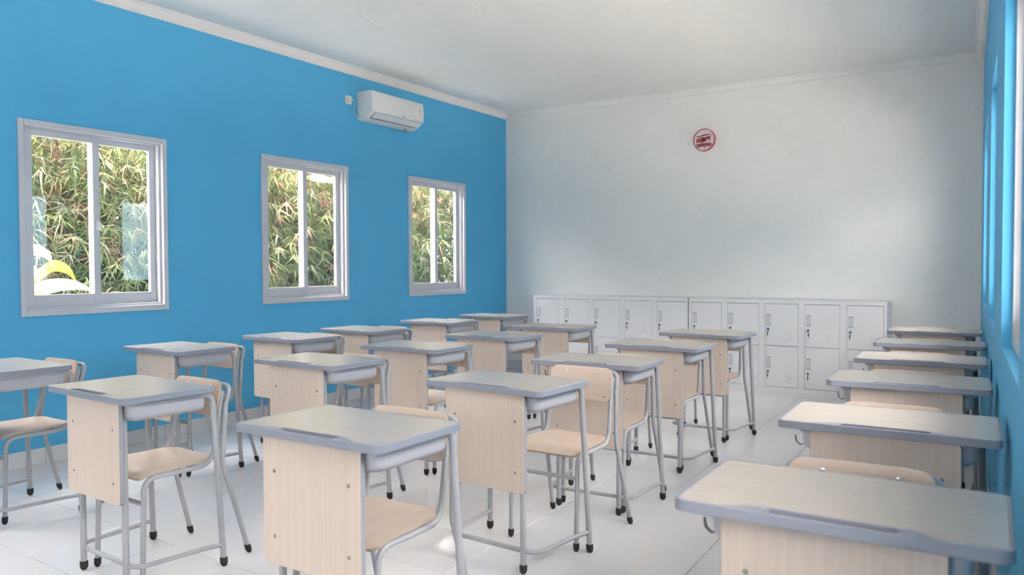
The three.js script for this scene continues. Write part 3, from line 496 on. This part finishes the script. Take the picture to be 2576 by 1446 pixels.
// ---------------------------------------------------------------- outside: ground, bamboo, plant, pipe
struct('ground', box(-40, 40, -0.3, -0.12, -45, 40), M.paving, 'pale paving around the building', 'ground');
{
  const strip = (w) => { const s = new THREE.BufferGeometry(); return s; };
  // a bamboo leaf: long pointed blade, folded along its midrib and drooping; lies along +x
  const leafGeo = (len, wid, droop) => { const n = 6, pos = [], idx = [], uv = []; for (let i = 0; i <= n; i++) { const u = i / n, w = wid * Math.sin(Math.PI * Math.pow(u, 0.55)) * (1 - u * 0.25) * 0.5, x = len * u, y = -droop * u * u * len; pos.push(x, y + w * 0.25, -w, x, y, 0, x, y + w * 0.25, w); uv.push(u, 0, u, 0.5, u, 1); if (i) { const a = 3 * (i - 1); for (const k of [0, 1]) idx.push(a + k, a + k + 1, a + 3 + k, a + k + 1, a + 4 + k, a + 3 + k); } }
    const g = new THREE.BufferGeometry(); g.setAttribute('position', new THREE.Float32BufferAttribute(pos, 3)); g.setAttribute('uv', new THREE.Float32BufferAttribute(uv, 2)); g.setIndex(idx); g.computeVertexNormals(); return g; };
  const kinds = [leafGeo(0.135, 0.0155, 0.2), leafGeo(0.16, 0.015, 0.5), leafGeo(0.11, 0.014, 0.1), leafGeo(0.175, 0.018, 0.7)];
  const sprayGeo = (n) => { const list = [sweep([V(-0.06, 0.03, 0), V(0, 0, 0), V(0.05, -0.012, 0.004)], 0.0016, 4, false)]; for (let k = 0; k < n; k++) { const g = kinds[k % 4].clone(), m = new THREE.Matrix4().compose(V(0.02 * (k % 3), 0, 0), new THREE.Quaternion().setFromEuler(new THREE.Euler(rr(-0.9, 0.9), (k / (n - 1) - 0.5) * 2.5 + rr(-0.2, 0.2), rr(-1.0, 0.25), 'YZX')), V(1, 1, 1).multiplyScalar(rr(0.8, 1.15))); g.applyMatrix4(m); list.push(g); } return merge(list); };
  const sprays = [sprayGeo(7), sprayGeo(6), sprayGeo(8)];
  const leafMat = (c) => new THREE.MeshPhysicalMaterial({ color: c, roughness: 1, specularIntensity: 0.2, transmission: 0.4, thickness: 0, side: THREE.DoubleSide });
  const cols = [[0.088, 0.108, 0.04], [0.118, 0.135, 0.055], [0.07, 0.088, 0.032], [0.145, 0.152, 0.08], [0.2, 0.172, 0.115], [0.25, 0.135, 0.09], [0.125, 0.122, 0.065]];
  const lm = cols.map((c) => leafMat(lin(...c))), foliageMat = leafMat(lin(1, 1, 1)), culmMat = std({ color: lin(0.16, 0.15, 0.06), roughness: 0.5 });
  const Z = [-2.9, -4.5, -6.1, -7.7, -9.3, -1.3, 0.3, 1.9], lab = ['bamboo clump outside, the one nearest the camera behind the first window', 'bamboo clump outside between the first and second windows', 'bamboo clump outside behind the middle window', 'bamboo clump outside between the second and third windows', 'bamboo clump outside behind the window nearest the back wall', 'bamboo clump outside beside the first bamboo, towards the camera', 'bamboo clump outside level with the camera', 'bamboo clump outside farthest behind the camera'];
  Z.forEach((zc, n) => {
    const t = thing('bamboo_clump', lab[n], 'bamboo', [-7.6, -0.12, zc], 0, 'bamboo behind the windows');
    for (let k = 0; k < 9; k++) { const x = rr(-0.5, 0.6), z = rr(-0.75, 0.75), lx = rr(0.1, 0.5), lz = rr(-0.25, 0.25); part('culm', sweep([0, 1, 2, 3, 4, 5, 6].map((i) => V(x + lx * (i / 6) ** 2, i * 0.5, z + lz * (i / 6) ** 2)), (u) => 0.022 - 0.012 * u, 8), culmMat, t); }
    const N = n > 4 ? 2600 : 8200, im = new THREE.InstancedMesh(sprays[n % 3], foliageMat, N), m = new THREE.Matrix4(), q = new THREE.Quaternion(), c = new THREE.Color();
    for (let k = 0; k < N; k++) {
      const depth = Math.pow(rnd(), 0.75), x = 1.25 - depth * 2.3, z = rr(-0.95, 0.95), y = rr(0.3, 2.95);
      q.setFromEuler(new THREE.Euler(rr(-0.5, 0.5), rr(-1.5, 1.5), rr(-1.1, 0.3), 'YXZ'));
      im.setMatrixAt(k, m.compose(V(x + Math.sin(z * 3 + y * 2.3 + n) * 0.12, y, z), q, V(1, 1, 1).multiplyScalar(rr(0.75, 1.2))));
      const b = cols[[0, 1, 2, 3, 0, 1, 6, 4, 2, 5][Math.floor(rnd() * 10)]], s = rr(0.75, 1.2); im.setColorAt(k, c.setRGB(b[0] * s, b[1] * s, b[2] * s));
    }
    im.name = 'foliage'; im.userData.kind = 'stuff'; im.castShadow = im.receiveShadow = true; t.add(im);
    for (let k = 0; k < (n > 4 ? 0 : 26); k++) {                                   // the fans of leaves nearest the windows, leaf by leaf
      const P = V(rr(1.2, 1.45), rr(0.95, 2.75), rr(-0.8, 0.8)), face = rr(-1.2, 1.2), cnt = 5 + Math.floor(rnd() * 3);
      for (let j = 0; j < cnt; j++) { const l = part('leaf', kinds[(j + k) % 4], lm[rnd() < 0.16 ? 4 + Math.floor(rnd() * 2) : Math.floor(rnd() * 4)], t); l.position.copy(P).add(V(rr(-0.02, 0.02), rr(-0.02, 0.02), rr(-0.02, 0.02))); l.rotation.order = 'YZX'; l.rotation.set(rr(-0.9, 0.9), face + (j / (cnt - 1) - 0.5) * 2.4 + rr(-0.2, 0.2), rr(-1.1, 0.1)); }
    }
  });
}
{ // broad-leaved plant under the first window
  const t = thing('broadleaf_plant', 'bright broad-leaved plant rising outside the corner of the nearest left window', 'plant', [-5.75, -0.12, -2.42]);
  const lm = new THREE.MeshPhysicalMaterial({ color: lin(0.6, 0.64, 0.45), roughness: 0.5, transmission: 0.35, thickness: 0, side: THREE.DoubleSide }), lm2 = new THREE.MeshPhysicalMaterial({ color: lin(0.22, 0.25, 0.03), roughness: 0.5, transmission: 0.4, thickness: 0, side: THREE.DoubleSide });
  part('stem', [sweep([V(0, 0, 0), V(0.01, 0.6, 0.0), V(0.02, 1.2, -0.01)], 0.014, 8), sweep([V(0.03, 0, 0.05), V(0.03, 0.6, 0.03), V(0.02, 1.12, 0.02)], 0.012, 8)], std({ color: lin(0.2, 0.28, 0.08), roughness: 0.6 }), t);
  const blade = (pts, wid, side) => { const c = new THREE.CatmullRomCurve3(pts), n = 14, pos = [], idx = []; for (let i = 0; i <= n; i++) { const u = i / n, p = c.getPoint(u), d = c.getTangent(u), b = side.clone().addScaledVector(d, -side.dot(d)).normalize(), nn = d.clone().cross(b), w = wid * Math.sin(Math.PI * Math.pow(0.06 + 0.94 * u, 0.75)); for (const [k, h] of [[-1, 0.22], [-0.5, 0.06], [0, 0], [0.5, 0.06], [1, 0.22]]) { const v = p.clone().addScaledVector(b, w * k).addScaledVector(nn, w * h); pos.push(v.x, v.y, v.z); } if (i) for (let k = 0; k < 4; k++) { const a = 5 * (i - 1) + k; idx.push(a, a + 1, a + 5, a + 1, a + 6, a + 5); } }
    const g = new THREE.BufferGeometry(); g.setAttribute('position', new THREE.Float32BufferAttribute(pos, 3)); g.setIndex(idx); g.computeVertexNormals(); return g; };
  const LV = [[[0, 1.0, 0.02], [0.02, 1.24, 0.0], [0.06, 1.33, -0.07], [0.08, 1.3, -0.16], [0.08, 1.2, -0.2], 0.045], [[0.02, 1.08, 0], [0.05, 1.17, -0.1], [0.06, 1.24, -0.2], [0.07, 1.21, -0.28], [0.08, 1.13, -0.33], 0.045], [[0.02, 1.02, 0.0], [0.06, 1.1, -0.1], [0.1, 1.13, -0.2], [0.12, 1.12, -0.31], [0.14, 1.08, -0.4], 0.05], [[0.02, 1.06, 0.03], [0.1, 1.2, 0.06], [0.16, 1.24, 0.02], [0.2, 1.2, -0.04], [0.22, 1.1, -0.06], 0.05], [[0, 1.0, 0.02], [-0.1, 1.14, 0.06], [-0.18, 1.18, 0.12], [-0.24, 1.14, 0.16], [-0.28, 1.04, 0.18], 0.05], [[0.02, 0.96, 0], [0.08, 1.04, -0.05], [0.14, 1.05, -0.12], [0.18, 1.02, -0.2], [0.2, 0.95, -0.24], 0.045], [[0.01, 0.9, 0.03], [0.12, 1.0, 0.1], [0.2, 1.03, 0.12], [0.26, 0.99, 0.14], [0.3, 0.9, 0.15], 0.05]];
  LV.forEach((l, i) => part('leaf', blade(l.slice(0, 5).map((p) => V(p[0] * 1.25, p[1] * 1.25 - 0.17, p[2] * 1.25)), l[5] * 1.3, V(0.55, 0.8, 0.15)), i === 1 || i === 5 ? lm2 : lm, t));
}
{ // white pipe end under the eaves, seen through the middle window
  const t = thing('pipe', 'white capped pipe end outside the top corner of the middle window', 'pipe', [-5.42, 2.081, -4.925]);
  part('tube', cyl(0.027, 0.027, V(0, 0, 0), V(0, 0, -1.1), 20), M.acWhite, t);
  part('end_cap', new THREE.LatheGeometry([[0, 0.022], [0.014, 0.02], [0.024, 0.013], [0.029, 0.002], [0.029, -0.03]].map(([x, y]) => new THREE.Vector2(x, y)), 20).rotateX(Math.PI / 2), M.acWhite, t);
  part('bracket', [rbox(0.0, 0.24, -0.012, 0.012, -0.75, -0.72, 0.003), new THREE.TorusGeometry(0.03, 0.004, 8, 20).translate(0, 0, -0.735)], M.acWhite, t);
}
renderer.render(scene, camera);
